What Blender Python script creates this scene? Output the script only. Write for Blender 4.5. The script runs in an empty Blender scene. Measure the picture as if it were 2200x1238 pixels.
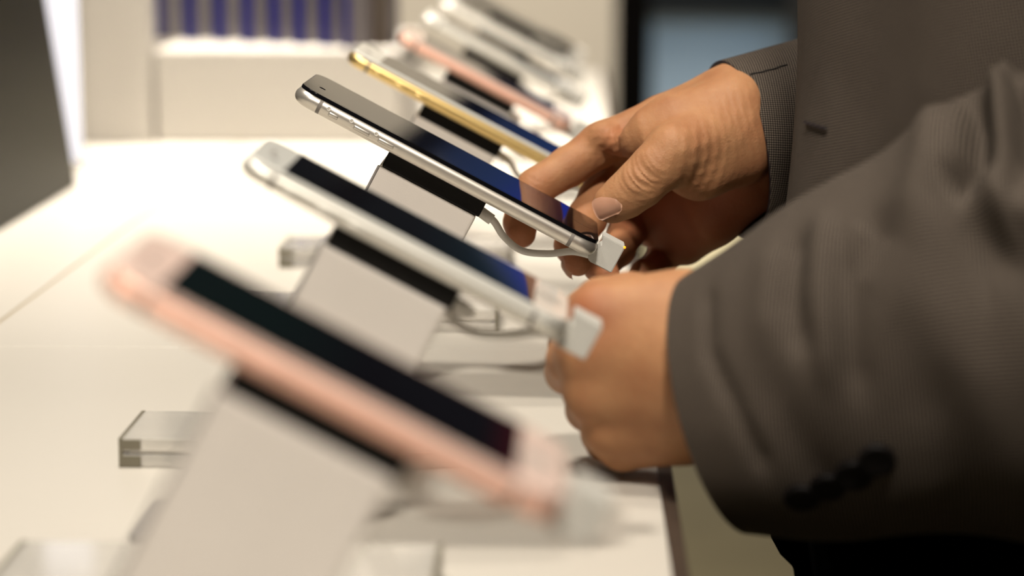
import bpy, bmesh, math, random
import numpy as np
from mathutils import Vector, Matrix
PI = math.pi
S = bpy.context.scene
COL = S.collection
random.seed(4)
TOP = 0.90                      # table top height
EYE = TOP + 0.239               # camera height
FPX = 5200.0                    # focal length in pixels of a 2200 px wide frame
PITCH = math.atan(845 / FPX); YAW = math.asin(138 / math.sqrt(138**2 + 845**2 + FPX**2))
CAMROT = Matrix.Rotation(YAW, 3, 'Z') @ Matrix.Rotation(PI/2 - PITCH, 3, 'X')
def at(px, py, Y):              # the world point that a measured photo pixel shows at depth Y
    d = CAMROT @ Vector((px - 1100, 619 - py, -FPX))
    return Vector((0, 0, EYE)) + d * (Y / d.y)
def on_table(px, py, z=TOP):
    d = CAMROT @ Vector((px - 1100, 619 - py, -FPX))
    return Vector((0, 0, EYE)) + d * ((z - EYE) / d.z)

# ------------------------------------------------------------------ helpers
def tag(o, label=None, cat=None, group=None, kind=None):
    if label: o['label'] = label
    if cat: o['category'] = cat
    if group: o['group'] = group
    if kind: o['kind'] = kind
    return o
def empty(name, loc=(0, 0, 0), M=None):
    o = bpy.data.objects.new(name, None); COL.objects.link(o)
    o.empty_display_size = .02
    if M is not None: o.matrix_world = M
    else: o.location = loc
    return o
def link(name, me, mats, parent=None, smooth=True):
    o = bpy.data.objects.new(name, me); COL.objects.link(o)
    for m in (mats if isinstance(mats, (list, tuple)) else [mats]): me.materials.append(m)
    if smooth:
        me.polygons.foreach_set('use_smooth', [True] * len(me.polygons))
    if parent is not None: o.parent = parent
    return o
def bm_obj(name, bm, mat, parent=None, smooth=True, autosharp=None):
    bmesh.ops.recalc_face_normals(bm, faces=bm.faces)
    if autosharp is not None:
        for e in bm.edges:
            if len(e.link_faces) == 2 and e.calc_face_angle(0) > autosharp: e.smooth = False
        smooth = False
    me = bpy.data.meshes.new(name); bm.to_mesh(me); bm.free()
    return link(name, me, mat, parent, smooth)
def add_box(bm, x0, x1, y0, y1, z0, z1, bev=0.0, seg=2, M=None):
    r = bmesh.ops.create_cube(bm, size=1)
    vs = r['verts']
    for v in vs:
        v.co = Vector(((x0+x1)/2 + v.co.x*(x1-x0), (y0+y1)/2 + v.co.y*(y1-y0), (z0+z1)/2 + v.co.z*(z1-z0)))
    if bev > 0:
        es = {e for v in vs for e in v.link_edges}
        g = bmesh.ops.bevel(bm, geom=list(es), offset=bev, segments=seg, affect='EDGES', profile=.5)
        vs = list({v for f in g['faces'] for v in f.verts} | {v for v in vs if v.is_valid})
    if M is not None:
        for v in vs: v.co = M @ v.co
    return vs
def box(name, x0, x1, y0, y1, z0, z1, mat, parent=None, bev=0.0, seg=2):
    bm = bmesh.new(); add_box(bm, x0, x1, y0, y1, z0, z1, bev, seg)
    return bm_obj(name, bm, mat, parent, smooth=False)
def outline(L, W, r, n=8, inset=0):
    """rounded rectangle centred at 0, length along x"""
    hx, hy = L/2 - inset, W/2 - inset; rr = max(r - inset, .0004); pts = []
    for cx, cy, a0 in ((hx-rr, hy-rr, 0), (-hx+rr, hy-rr, PI/2), (-hx+rr, -hy+rr, PI), (hx-rr, -hy+rr, 1.5*PI)):
        for i in range(n+1):
            a = a0 + i/n*PI/2; pts.append((cx + rr*math.cos(a), cy + rr*math.sin(a)))
    return pts
def slab(bm, L, W, r, prof, cx=0, cy=0, n=8):
    """stack of rounded-rectangle rings: prof = [(inset, z)...] bottom to top"""
    rings = []
    for ins, z in prof:
        rings.append([bm.verts.new((cx + x, cy + y, z)) for x, y in outline(L, W, r, n, ins)])
    for a, b in zip(rings, rings[1:]):
        for i in range(len(a)):
            j = (i+1) % len(a); bm.faces.new((a[i], a[j], b[j], b[i]))
    for f in (bm.faces.new(rings[0][::-1]), bm.faces.new(rings[-1])):
        for e in f.edges: e.smooth = False
def tube_mesh(pts, rad, seg=12, sub=8):
    """smooth tube through pts (Catmull-Rom)"""
    P = [Vector(p) for p in pts]; R = rad if isinstance(rad, (list, tuple)) else [rad]*len(P)
    Q = []; RR = []
    for i in range(len(P)-1):
        p0 = P[max(i-1, 0)]; p1 = P[i]; p2 = P[i+1]; p3 = P[min(i+2, len(P)-1)]
        for k in range(sub):
            t = k/sub
            Q.append(.5*((2*p1) + (p2-p0)*t + (2*p0-5*p1+4*p2-p3)*t*t + (3*p1-p0-3*p2+p3)*t**3)); RR.append(R[i]*(1-t)+R[i+1]*t)
    Q.append(P[-1]); RR.append(R[-1])
    bm = bmesh.new(); rings = []; up = Vector((.13, .2, 1)).normalized()
    for i, q in enumerate(Q):
        t = (Q[min(i+1, len(Q)-1)] - Q[max(i-1, 0)]).normalized()
        a = up - t*up.dot(t); a.normalize(); up = a; b = t.cross(a)
        rings.append([bm.verts.new(q + (a*math.cos(2*PI*k/seg) + b*math.sin(2*PI*k/seg))*RR[i]) for k in range(seg)])
    for a, b in zip(rings, rings[1:]):
        for i in range(seg):
            j = (i+1) % seg; bm.faces.new((a[i], a[j], b[j], b[i]))
    bm.faces.new(rings[0][::-1]); bm.faces.new(rings[-1])
    return bm

# ------------------------------------------------------------------ materials
def lin(c):
    return tuple(((v/255)/12.92 if v/255 <= .04045 else ((v/255+.055)/1.055)**2.4) for v in c)
def mat(name, rgb, rough=.5, metal=0, coat=0, noise=0, nscale=60, bump=0, bscale=400, emit=None, estr=0, spec=.5, trans=0, ior=1.45, sss=0, sheen=0, aniso=0):
    m = bpy.data.materials.new(name); m.use_nodes = True; nt = m.node_tree; N = nt.nodes; b = N['Principled BSDF']
    c = (*rgb, 1)
    b.inputs['Base Color'].default_value = c; b.inputs['Roughness'].default_value = rough
    b.inputs['Metallic'].default_value = metal; b.inputs['Coat Weight'].default_value = coat
    b.inputs['Coat Roughness'].default_value = .03
    b.inputs['Specular IOR Level'].default_value = spec; b.inputs['Transmission Weight'].default_value = trans; b.inputs['IOR'].default_value = ior
    b.inputs['Sheen Weight'].default_value = sheen
    if sss:
        b.inputs['Subsurface Weight'].default_value = sss; b.inputs['Subsurface Radius'].default_value = (1, .35, .2); b.inputs['Subsurface Scale'].default_value = .004
    if emit: b.inputs['Emission Color'].default_value = (*emit, 1); b.inputs['Emission Strength'].default_value = estr
    tc = N.new('ShaderNodeTexCoord')
    n = N.new('ShaderNodeTexNoise'); n.inputs['Scale'].default_value = nscale; n.inputs['Detail'].default_value = 4
    nt.links.new(tc.outputs['Object'], n.inputs['Vector'])
    r = N.new('ShaderNodeValToRGB'); e = r.color_ramp.elements
    k = max(noise, .015)
    e[0].position = .3; e[1].position = .7
    e[0].color = (*[v*(1-k) for v in rgb], 1); e[1].color = (*[min(v*(1+k), 1) for v in rgb], 1)
    nt.links.new(n.outputs['Fac'], r.inputs['Fac']); nt.links.new(r.outputs['Color'], b.inputs['Base Color'])
    if bump:
        n2 = N.new('ShaderNodeTexNoise'); n2.inputs['Scale'].default_value = bscale; n2.inputs['Detail'].default_value = 3
        nt.links.new(tc.outputs['Object'], n2.inputs['Vector'])
        bp = N.new('ShaderNodeBump'); bp.inputs['Strength'].default_value = bump; bp.inputs['Distance'].default_value = .0006
        nt.links.new(n2.outputs['Fac'], bp.inputs['Height']); nt.links.new(bp.outputs['Normal'], b.inputs['Normal'])
    return m
M_table = mat('white_laminate', (.56, .53, .475), .40, noise=.02, nscale=3, spec=.25)
M_groove = mat('groove', (.36, .30, .21), .6)
M_edge = mat('dark_edge_band', (.045, .03, .02), .5, noise=.1)
M_floor = mat('olive_floor', (.145, .122, .066), .7, noise=.06, nscale=4)
M_wall = mat('cream_wall', (.66, .60, .50), .8, noise=.03, nscale=2)
M_white = mat('white_lacquer', (.46, .435, .395), .45, noise=.02, nscale=4)
M_black = mat('black_plastic', (.004, .0035, .003), .5, bump=.15, spec=.25)
M_dark = mat('dark_panel', (.006, .006, .006), .5)
M_stand = mat('warm_grey_stand', (.70, .655, .61), .38, metal=.0, coat=.1, noise=.02, nscale=30, bump=.1, bscale=2500)
M_standedge = mat('grey_stand_edge', (.26, .245, .235), .4)
M_conn = mat('silver_connector', (.56, .55, .51), .5, metal=0.0, bump=.2, bscale=3000)
M_cable = mat('pale_cable', (.62, .60, .56), .5)
M_led = mat('amber_light', (1, .45, .02), .4, emit=(1, .38, .01), estr=2.2)
M_glass = mat('black_glass', (.004, .004, .005), .04, spec=.3, ior=1.28)
M_wglass = mat('white_glass', (.72, .72, .68), .06, spec=.55)
M_rosereflglass = mat('rose_reflection_glass', (.76, .58, .51), .08, spec=.5)  # white bezel glass with the rose reflection put into its colour
M_lens = mat('lens', (.002, .002, .003), .6, spec=.0)
M_silver = mat('silver_metal', (.66, .62, .56), .36, metal=.8)
M_band = mat('antenna_band', (.20, .18, .16), .5)
M_gold = mat('gold_metal', (.80, .58, .24), .3, metal=.85)
M_rose = mat('rose_metal', (.80, .47, .36), .42, metal=.4)
M_pearl = mat('pearl_metal', (.70, .68, .62), .35, metal=.5)
M_ring = mat('clear_button_ring', (.85, .82, .76), .2)
M_paper = mat('white_paper', (.84, .82, .76), .7)
M_text = mat('grey_print', (.30, .28, .27), .7)
M_blue = mat('blue_card', (.004, .006, .115), .8, spec=.05)
M_greyside = mat('grey_box_side', (.15, .135, .14), .6)
M_screen_off = mat('dark_screen', (.021, .019, .012), .45, spec=.15)
M_lit = mat('lit_panel', (.8, .82, .9), .5, emit=(.80, .82, 1.0), estr=1.15)
M_slate = mat('slate_panel', lin((112, 128, 142)), .6, noise=.08, nscale=2)
M_post = mat('post_black', (.0015, .0012, .001), .8, spec=.05)
M_brown = mat('brown_wood', (.05, .035, .025), .6)
M_trousers = mat('black_cloth', (.002, .002, .002), 1, spec=0)
M_nail = mat('nail', (.74, .43, .29), .25, sss=.15, spec=.5)
M_lamp = mat('lamp_face', (.9, .85, .7), .5, emit=(1, .86, .66), estr=6)
M_button = mat('dark_button', (.004, .003, .003), .6, spec=.2)

def acrylic(name):
    m = mat(name, (.90, .87, .81), .08, trans=.55, ior=1.45); return m
M_acr = acrylic('clear_acrylic')
M_edgerefr = mat('dark_edge_refraction', (.16, .145, .105), .3)  # refraction darkness at the acrylic ends, put into the colour

def skin_mat():
    m = mat('skin', (.5, .3, .2), .55, sss=.2, spec=.3)
    nt = m.node_tree; N = nt.nodes; b = N['Principled BSDF']
    tc = N.new('ShaderNodeTexCoord')
    n = N.new('ShaderNodeTexNoise'); n.inputs['Scale'].default_value = 55; n.inputs['Detail'].default_value = 6; n.inputs['Roughness'].default_value = .6
    nt.links.new(tc.outputs['Object'], n.inputs['Vector'])
    r = N.new('ShaderNodeValToRGB'); e = r.color_ramp.elements
    e[0].position = .28; e[1].position = .72
    e[0].color = (.365, .165, .078, 1); e[1].color = (.475, .250, .122, 1)
    nt.links.new(n.outputs['Fac'], r.inputs['Fac'])
    at_ = N.new('ShaderNodeAttribute'); at_.attribute_name = 'flush_shade'
    mx = N.new('ShaderNodeMix'); mx.data_type = 'RGBA'
    nt.links.new(at_.outputs['Fac'], mx.inputs['Factor']); nt.links.new(r.outputs['Color'], mx.inputs['A'])
    mx.inputs['B'].default_value = (.30, .070, .033, 1)  # red skin, darkened further for the shaded palm
    nt.links.new(mx.outputs['Result'], b.inputs['Base Color'])
    v = N.new('ShaderNodeTexVoronoi'); v.inputs['Scale'].default_value = 900
    nt.links.new(tc.outputs['Object'], v.inputs['Vector'])
    n2 = N.new('ShaderNodeTexNoise'); n2.inputs['Scale'].default_value = 420; n2.inputs['Detail'].default_value = 5
    nt.links.new(tc.outputs['Object'], n2.inputs['Vector'])
    ad = N.new('ShaderNodeMath'); ad.operation = 'MULTIPLY_ADD'; ad.inputs[1].default_value = .35
    nt.links.new(v.outputs['Distance'], ad.inputs[0]); nt.links.new(n2.outputs['Fac'], ad.inputs[2])
    bp = N.new('ShaderNodeBump'); bp.inputs['Strength'].default_value = .45; bp.inputs['Distance'].default_value = .00045
    nt.links.new(ad.outputs[0], bp.inputs['Height']); nt.links.new(bp.outputs['Normal'], b.inputs['Normal'])
    return m
M_skin = skin_mat()

def weave_mat(name, dark, light, pitch=.00088):
    """tiny two-tone weave laid out along the cloth's own UV (metres)"""
    m = bpy.data.materials.new(name); m.use_nodes = True; nt = m.node_tree; N = nt.nodes; b = N['Principled BSDF']
    uv = N.new('ShaderNodeUVMap'); uv.uv_map = 'UVMap'
    mp = N.new('ShaderNodeMapping'); mp.inputs['Rotation'].default_value = (0, 0, .6)
    mp.inputs['Scale'].default_value = (2*PI/pitch/2, 2*PI/pitch/2, 1)
    nt.links.new(uv.outputs['UV'], mp.inputs['Vector'])
    sp = N.new('ShaderNodeSeparateXYZ'); nt.links.new(mp.outputs['Vector'], sp.inputs[0])
    s1 = N.new('ShaderNodeMath'); s1.operation = 'SINE'; nt.links.new(sp.outputs['X'], s1.inputs[0])
    s2 = N.new('ShaderNodeMath'); s2.operation = 'SINE'; nt.links.new(sp.outputs['Y'], s2.inputs[0])
    mu = N.new('ShaderNodeMath'); mu.operation = 'MULTIPLY'; nt.links.new(s1.outputs[0], mu.inputs[0]); nt.links.new(s2.outputs[0], mu.inputs[1])
    r = N.new('ShaderNodeValToRGB'); e = r.color_ramp.elements
    e[0].position = .02; e[1].position = .48; e[0].color = (*dark, 1); e[1].color = (*light, 1)
    nt.links.new(mu.outputs[0], r.inputs['Fac']); nt.links.new(r.outputs['Color'], b.inputs['Base Color'])
    tc = N.new('ShaderNodeTexCoord'); n = N.new('ShaderNodeTexNoise'); n.inputs['Scale'].default_value = 14; n.inputs['Detail'].default_value = 2
    nt.links.new(tc.outputs['Object'], n.inputs['Vector'])
    b.inputs['Roughness'].default_value = .85; b.inputs['Specular IOR Level'].default_value = .2
    b.inputs['Sheen Weight'].default_value = .0; b.inputs['Sheen Roughness'].default_value = .5
    bp = N.new('ShaderNodeBump'); bp.inputs['Strength'].default_value = .3; bp.inputs['Distance'].default_value = .0003
    nt.links.new(mu.outputs[0], bp.inputs['Height'])
    bp2 = N.new('ShaderNodeBump'); bp2.inputs['Strength'].default_value = .35; bp2.inputs['Distance'].default_value = .012
    nt.links.new(n.outputs['Fac'], bp2.inputs['Height']); nt.links.new(bp.outputs['Normal'], bp2.inputs['Normal'])
    nt.links.new(bp2.outputs['Normal'], b.inputs['Normal'])
    return m
M_cloth = weave_mat('jacket_weave', (.008, .006, .005), (.205, .165, .130))
M_lining = mat('dark_lining', (.012, .006, .010), .6)
M_seam = mat('seam_thread', (.010, .008, .007), .9)

def display_mat(name, stops, estr):
    """glowing face: colours run along the phone's length (local x, top end first)"""
    m = mat(name, (.004, .004, .006), .04, spec=.3, ior=1.28); nt = m.node_tree; N = nt.nodes; b = N['Principled BSDF']
    for l in list(b.inputs['Base Color'].links): nt.links.remove(l)
    b.inputs['Base Color'].default_value = (.004, .004, .006, 1)
    tc = N.new('ShaderNodeTexCoord'); sp = N.new('ShaderNodeSeparateXYZ'); nt.links.new(tc.outputs['Generated'], sp.inputs[0])
    r = N.new('ShaderNodeValToRGB'); cr = r.color_ramp
    while len(cr.elements) < len(stops): cr.elements.new(.5)
    for e, (p, c) in zip(cr.elements, stops): e.position = p; e.color = (*c, 1)
    nt.links.new(sp.outputs['X'], r.inputs['Fac']); nt.links.new(r.outputs['Color'], b.inputs['Emission Color'])
    b.inputs['Emission Strength'].default_value = estr
    return m
M_disp_bluerefl = display_mat('blue_reflection_display', [(0, (.001, .001, .002)), (.30, (.0005, .003, .008)), (.8, (.0008, .003, .022)), (1, (.0008, .004, .022))], 1.0)  # faint blue glow stands in for colour mirrored in the glass
M_disp_tealrefl = display_mat('teal_reflection_display', [(0, (.001, .001, .001)), (.5, (.0005, .001, .001)), (.7, (.001, .009, .012)), (1, (.002, .026, .045))], 1.0)  # teal reflection put into the screen's glow
M_disp_greenrefl = display_mat('green_reflection_display', [(0, (.002, .012, .008)), (.3, (.001, .010, .006)), (.55, (.001, .001, .001)), (.9, (.001, .0005, .0005)), (1, (.06, .0, .002))], 1.0)  # green and dark red reflections put into the screen's glow

# ------------------------------------------------------------------ setting
U = .264                         # spacing of the phones along the table
P3 = .264 * 4.27                 # near side of the sharp phone
EDGE = on_table(1412, 1005).x
table_w = 1.15; TY0, TY1 = .12, 3.35
tb = empty('display_table', (EDGE - table_w/2, (TY0+TY1)/2, 0))
tag(tb, 'long white display table with a dark edge strip, running into the distance under the phones', 'table')
def child_box(name, x0, x1, y0, y1, z0, z1, m, parent, bev=0, seg=2):
    o = box(name, x0, x1, y0, y1, z0, z1, m, None, bev, seg)
    o.parent = parent; o.matrix_parent_inverse = Matrix.Translation(parent.location).inverted(); return o
gx = on_table(0, 690).x; gy = on_table(150, 745).y
# the top in panels, joints left as narrow recesses
for nm, x0, x1, y0, y1 in (('tabletop', EDGE-table_w, gx-.0012, TY0, TY1), ('tabletop', gx+.0012, EDGE, TY0, gy-.0003), ('tabletop', gx+.0012, EDGE, gy+.0003, TY1)):
    child_box(nm, x0, x1, y0, y1, TOP-.03, TOP, M_table, tb, bev=.0006)
child_box('joint_strip', gx-.0012, gx+.0012, TY0, TY1, TOP-.03, TOP-.0008, M_groove, tb)
child_box('joint_strip', gx+.0012, EDGE, gy-.0003, gy+.0003, TOP-.03, TOP-.0005, M_table, tb)
child_box('edge_strip', EDGE, EDGE+.0062, TY0, TY1, TOP-.03, TOP-.0004, M_edge, tb, bev=.0005)
child_box('plinth', EDGE-table_w+.05, EDGE-.04, TY0+.06, TY1-.05, 0, TOP-.03, M_white, tb)

def struct(name, *a, **k):
    o = box(name, *a, **k); o['kind'] = 'structure'; return o
struct('floor', -4, 4, -1, 12, -.05, 0, M_floor)
struct('wall_back', -4, 4, 11.9, 12.0, 0, 3.0, M_dark)
struct('wall_left', -3.1, -3.0, -1, 11.9, 0, 3.0, M_brown)
struct('wall_right', 3.9, 4.0, -1, 11.9, 0, 3.0, M_dark)
struct('ceiling', -3, 4, -1, 12, 3.0, 3.05, M_dark)

# ------------------------------------------------------------------ phones
# local frame of every phone: x along its length (top end at -x), y across (buttons on -y), z out of the glass
pA, pB = at(640, 182, P3), at(1290, 527, P3)      # near upper edge of the sharp phone
ax = (pB - pA).normalized(); ay = Vector((0, 1, 0)); ay = (ay - ax*ay.dot(ax)).normalized(); az = ax.cross(ay)
TILT = Matrix((ax, ay, az)).transposed().to_4x4()
LEN3 = (pB - pA).length
print('phone length', LEN3, 'edge', EDGE, 'tilt', math.degrees(math.asin(-ax.z)))
headL = at(838, 322, P3 + .012)                    # where the mount's black head starts below the phone
t_head = (headL - pA).dot(ax); t_head2 = (at(1047, 432, P3+.012) - pA).dot(ax)

def make_phone(L, W, T, mbody, white, mdisp, label, group, Yn, lens_x=None, dz=0, dx=0):
    """Yn: near side; all phones share the same tilt and the same line of stands"""
    near_mid = pA + ax*(LEN3/2 if L > .15 else (t_head + t_head2)/2)
    c = Vector((near_mid.x + dx, Yn + W/2, near_mid.z + dz)) - az*(T/2)
    M = Matrix.Translation(c) @ TILT
    root = empty('smartphone', M=M); tag(root, label, 'phone', group)
    bm = bmesh.new()
    e = T/2
    prof = [(e*(1-math.cos(a))*1.0, e*math.sin(a)) for a in [(-80 + 10*i)*PI/180 for i in range(17)]]
    prof = [(2.2*e/2*(1-math.cos(math.radians(-84+12*i))), e*math.sin(math.radians(-84+12*i))) for i in range(14)]
    slab(bm, L, W, .0095, prof, n=10)
    bm_obj('metal_shell', bm, mbody, root)
    gm = (M_rosereflglass if mbody is M_rose else M_wglass) if white else M_glass
    bm = bmesh.new(); slab(bm, L-.0022, W-.0022, .0091, [(0, T/2-.0010), (0, T/2+.0003), (.00015, T/2+.0005), (.0004, T/2+.0006)], n=10)
    g = bm_obj('front_glass', bm, gm, root)
    z = T/2 + .0006
    dw = W - (.0084 if L > .15 else .0060); dl = L*.772
    bm = bmesh.new(); add_box(bm, -dl/2, dl/2, -dw/2, dw/2, z-.0003, z+.00004)
    bm_obj('display', bm, mdisp, g, smooth=False)
    # earpiece, camera, home button
    bm = bmesh.new(); slab(bm, .0016, .012, .0008, [(0, z-.0001), (0, z+.00002)], cx=-L/2+.0072, n=4); bm_obj('earpiece', bm, M_glass if not white else M_band, g)
    bm = bmesh.new(); bmesh.ops.create_cone(bm, cap_ends=True, segments=20, radius1=.0017 if L > .15 else .0014, radius2=.0016 if L > .15 else .0013, depth=.0001, matrix=Matrix.Translation((-L/2+.0095, -.0115, z+.00003)))
    bm_obj('front_camera', bm, M_lens, g)
    bm = bmesh.new(); slab(bm, .0112, .0112, .0056, [(0, z), (.0002, z+.00012), (.0007, z+.00012), (.0009, z+.00004)] if white else [(0, z-.0002), (0, z+.00003)], cx=L/2-.0095, n=6)
    bm_obj('home_button', bm, M_pearl if white else M_glass, g)
    # antenna bands round the side
    for sx in (-1, 1):
        bm = bmesh.new(); pr = [(i0 - .00008, z0) for i0, z0 in prof]
        x = sx*(L/2 - .0135); rings = []
        for i0, z0 in pr: rings.append([bm.verts.new((x+q, -W/2 + i0, z0)) for q in (-.0009, .0009)])
        for a, b in zip(rings, rings[1:]): bm.faces.new((a[0], a[1], b[1], b[0]))
        bm_obj('antenna_band', bm, M_band, root)
    # buttons on the near side: mute switch and two volume keys
    for nm, x0, ln in (('mute_switch', -L/2+.0212, .0052), ('volume_button', -L/2+.0362, .0085), ('volume_button', -L/2+.0490, .0085)):
        bm = bmesh.new(); add_box(bm, x0-ln/2, x0+ln/2, -W/2-.00022, -W/2+.001, -.0020, .0002, bev=.0008, seg=3)
        bm_obj(nm, bm, mbody, root)
    return root, M

def make_clear_bumper(root, L, W, T):
    """thin clear lip along the phone's side with recesses and three moulded rings (only where the photo shows it)"""
    for x0 in (-L/2+.0180, -L/2+.0300, -L/2+.0430):
        bm = tube_ring(x0, -W/2-.0001, .0010, .00085, .00020)
        bm_obj('moulded_ring', bm, M_ring, root)
def tube_ring(cx, cy, cz, R, r, n=20, m=6):
    bm = bmesh.new(); V = []
    for i in range(n):
        a = 2*PI*i/n; row = []
        for k in range(m):
            b = 2*PI*k/m; rr = R + r*math.cos(b)
            row.append(bm.verts.new((cx + rr*math.cos(a), cy + r*math.sin(b), cz + rr*math.sin(a))))
        V.append(row)
    for i in range(n):
        for k in range(m): bm.faces.new((V[i][k], V[(i+1) % n][k], V[(i+1) % n][(k+1) % m], V[i][(k+1) % m]))
    return bm

def make_stand(Yn, label, W, hx0, hx1, dz=0, head_t=.0088, T=.0084):
    """black head under the phone, flat grey neck square to it, small foot on the table"""
    p0 = Vector((pA.x, Yn, pA.z+dz)) - az*(T + .0002)
    M = Matrix.Translation(p0) @ TILT
    Minv = M.inverted()
    foot = M @ Vector(((hx0+hx1)/2, W/2, 0))
    root = empty('phone_stand', M=Matrix.Translation((foot.x-.06, Yn+W/2, TOP)))
    tag(root, label, 'stand', 'phone stands along the table')
    def part(name, bm, m, par=None, autosharp=.6):
        for v in bm.verts: v.co = root.matrix_world.inverted() @ (M @ v.co)
        o = bm_obj(name, bm, m, par or root, autosharp=autosharp); return o
    y0, y1 = .012, W-.012
    bm = bmesh.new(); add_box(bm, hx0, hx1, y0, y1, -head_t, 0, bev=.0008); part('mount_head', bm, M_black)
    # neck down to the table
    zl = (TOP - (M @ Vector(((hx0+hx1)/2, 0, 0))).z) / az.z
    z_low = zl - .012
    bm = bmesh.new(); add_box(bm, hx0-.0012, hx1-.0012, y0-.0005, y1+.0005, z_low, -head_t, bev=.0016, seg=3)
    for v in bm.verts:
        w = M @ v.co
        if w.z < TOP + .001:
            k = (TOP + .001 - w.z)/az.z; v.co.z += k
    n = part('neck', bm, M_stand)
    # dark gasket strip framing the neck's face, with small lugs
    bm = bmesh.new()
    zb = (TOP + .004 - (M @ Vector((hx0, 0, 0))).z) / az.z
    add_box(bm, hx0-.0018, hx0-.0008, y0-.0010, y0+.0030, zb, -head_t-.0005, bev=.0003)
    part('side_trim', bm, M_standedge, n)
    bm = bmesh.new(); f = foot
    slab(bm, .085, .060, .006, [(0, .0001), (0, .002), (.0006, .0026)], cx=0, cy=0)
    bm_obj('foot_plate', bm, M_standedge, root)
    return root

def make_lead(Yn, L_end, W, label, dz=0, lit=False):
    """square connector plugged over the phone's lower end, with its cable back to the mount head"""
    base = Vector((pA.x, Yn, pA.z+dz)) + ax*L_end + ay*(W/2) - az*.0042
    M = Matrix.Translation(base) @ TILT
    root = empty('charging_lead', M=M); tag(root, label, 'cable', 'leads plugged into the phones')
    bm = bmesh.new(); s = .0062
    w0 = -W/2 + .019; w1 = w0 + .017
    ANG = Matrix.Rotation(math.radians(0), 4, 'Y')
    # hooked housing: a block with a lip over the glass and one below
    vs = [(.0006, -.0076), (.0124, -.0076), (.0124, .0066), (.0004, .0066), (.0012, .0048), (.0027, .0022), (.0014, -.0006), (-.0008, -.0028), (-.0008, -.0066)]
    f = [bm.verts.new((x, w0, z)) for x, z in vs]; b_ = [bm.verts.new((x, w1, z)) for x, z in vs]
    bm.faces.new(f); bm.faces.new(b_[::-1])
    for i in range(len(vs)):
        j = (i+1) % len(vs); bm.faces.new((f[i], f[j], b_[j], b_[i]))
    bmesh.ops.bevel(bm, geom=list(bm.edges), offset=.0004, segments=2, affect='EDGES')
    bm_obj('connector_housing', bm, M_conn, root, autosharp=.6)
    if lit:
        bm = bmesh.new(); bmesh.ops.create_uvsphere(bm, u_segments=12, v_segments=8, radius=.0007, matrix=Matrix.Translation((.0122, w0+.0004, .0063)))
        bm_obj('status_light', bm, M_led, root)
    # cable
    hx = t_head2
    headp = Vector((pA.x, Yn, pA.z+dz)) + ax*(hx - .001) + ay*(.024) - az*.0155
    Mi = M.inverted()
    pts = [M @ Vector((-.002, w0+.010, -.0062)), M @ Vector((-.008, w0+.008, -.0062)), M @ Vector((-.016, w0+.006, -.0030-.003))]
    wpts = list(pts)
    mid = M @ Vector((-.030, w0+.004, -.016))
    d0 = wpts[-1]
    wpts = [M @ Vector((-.0005, w0+.010, -.0060)), M @ Vector((-.0085, w0+.008, -.0082)), M @ Vector((-.0185, w0+.006, -.0145)), M @ Vector((-.030, w0+.006, -.0190)), M @ Vector((-.0405, w0+.008, -.0175)),
            headp + ax*.009 - az*.0015, headp + ax*.003]
    bm = tube_mesh([Mi @ p for p in wpts], [.0019, .0018, .0017, .0017, .0017, .0018, .0018])
    bm_obj('cable', bm, M_cable, root)
    bm = tube_mesh([Mi @ (headp - ax*.001), Mi @ (headp + ax*.0075 - az*.0012)], .0027, sub=3)
    bm_obj('cable_collar', bm, M_cable, root)
    return root

WP, WR = .0779, .0671
HX = (t_head, t_head2)
mR = M_rose; grp = None
LP, LR = LEN3, LEN3*.835
off_r = (HX[0]+HX[1])/2 - LR/2
specs = [
 (0, LR, WR, M_rose, True, M_disp_greenrefl, 'rose gold phone, nearest and most blurred of the row'),
 (1, LR, WR, M_pearl, True, M_disp_tealrefl, 'white phone beside the near hand, second from the front of the row'),
 (2, LP, WP, M_silver, False, M_disp_bluerefl, 'sharp silver phone with a black glass front held by the far hand'),
 (3, LP, WP, M_gold, True, M_disp_bluerefl, 'gold phone just behind the sharp silver phone'),
 (4, LR, WR, M_rose, True, M_disp_bluerefl, 'rose gold phone behind the gold phone, far down the row'),
 (5, LR, WR, M_pearl, True, M_disp_tealrefl, 'pale silver phone behind the far rose gold phone'),
 (6, LR, WR, M_pearl, True, M_disp_tealrefl, 'pale phone next to the far end of the row'),
 (7, LR, WR, M_black, False, M_disp_tealrefl, 'black phone at the far end of the row, farthest from the camera'),
]
stand_labels = ['grey phone stand holding the nearest rose gold phone', 'grey phone stand holding the white phone', 'grey phone stand with black head holding the sharp silver phone',
 'grey phone stand with black head holding the gold phone', 'grey phone stand holding the far rose gold phone', 'grey phone stand under the pale silver phone behind the far rose gold one', 'grey phone stand holding the pale phone next to the far end of the row', 'grey phone stand with the thickest black head, at the far end of the row']
lead_labels = ['lead and pale connector on the lower end of the nearest rose gold phone', 'pale connector and lead on the lower end of the white phone', 'silver connector with an amber light and a pale cable on the sharp silver phone',
 'connector and pale lead of the gold phone behind the hand', 'connector and lead of the far rose gold phone', 'connector and lead of the pale silver phone in the distance', 'connector and lead of the pale phone next to the far end', 'connector and lead of the farthest, black phone']
for i, L, W, mb, wh, md, lab in specs:
    Yn = P3 + (i-2)*U + (WP-W)/2
    r, Mx = make_phone(L, W, .0084 if i in (2, 3) else .0078, mb, wh, md, lab, 'phones on the stands', Yn)
    if i == 2: make_clear_bumper(r, L, W, .0084)
    Le = LP if L > .15 else off_r + LR
    make_stand(P3 + (i-2)*U, stand_labels[i], WP, HX[0], HX[1], head_t=.0085 if i < 7 else .017, T=.0084 if i in (2, 3) else .0078)
    make_lead(Yn, Le, W, lead_labels[i], lit=i == 2)

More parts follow.
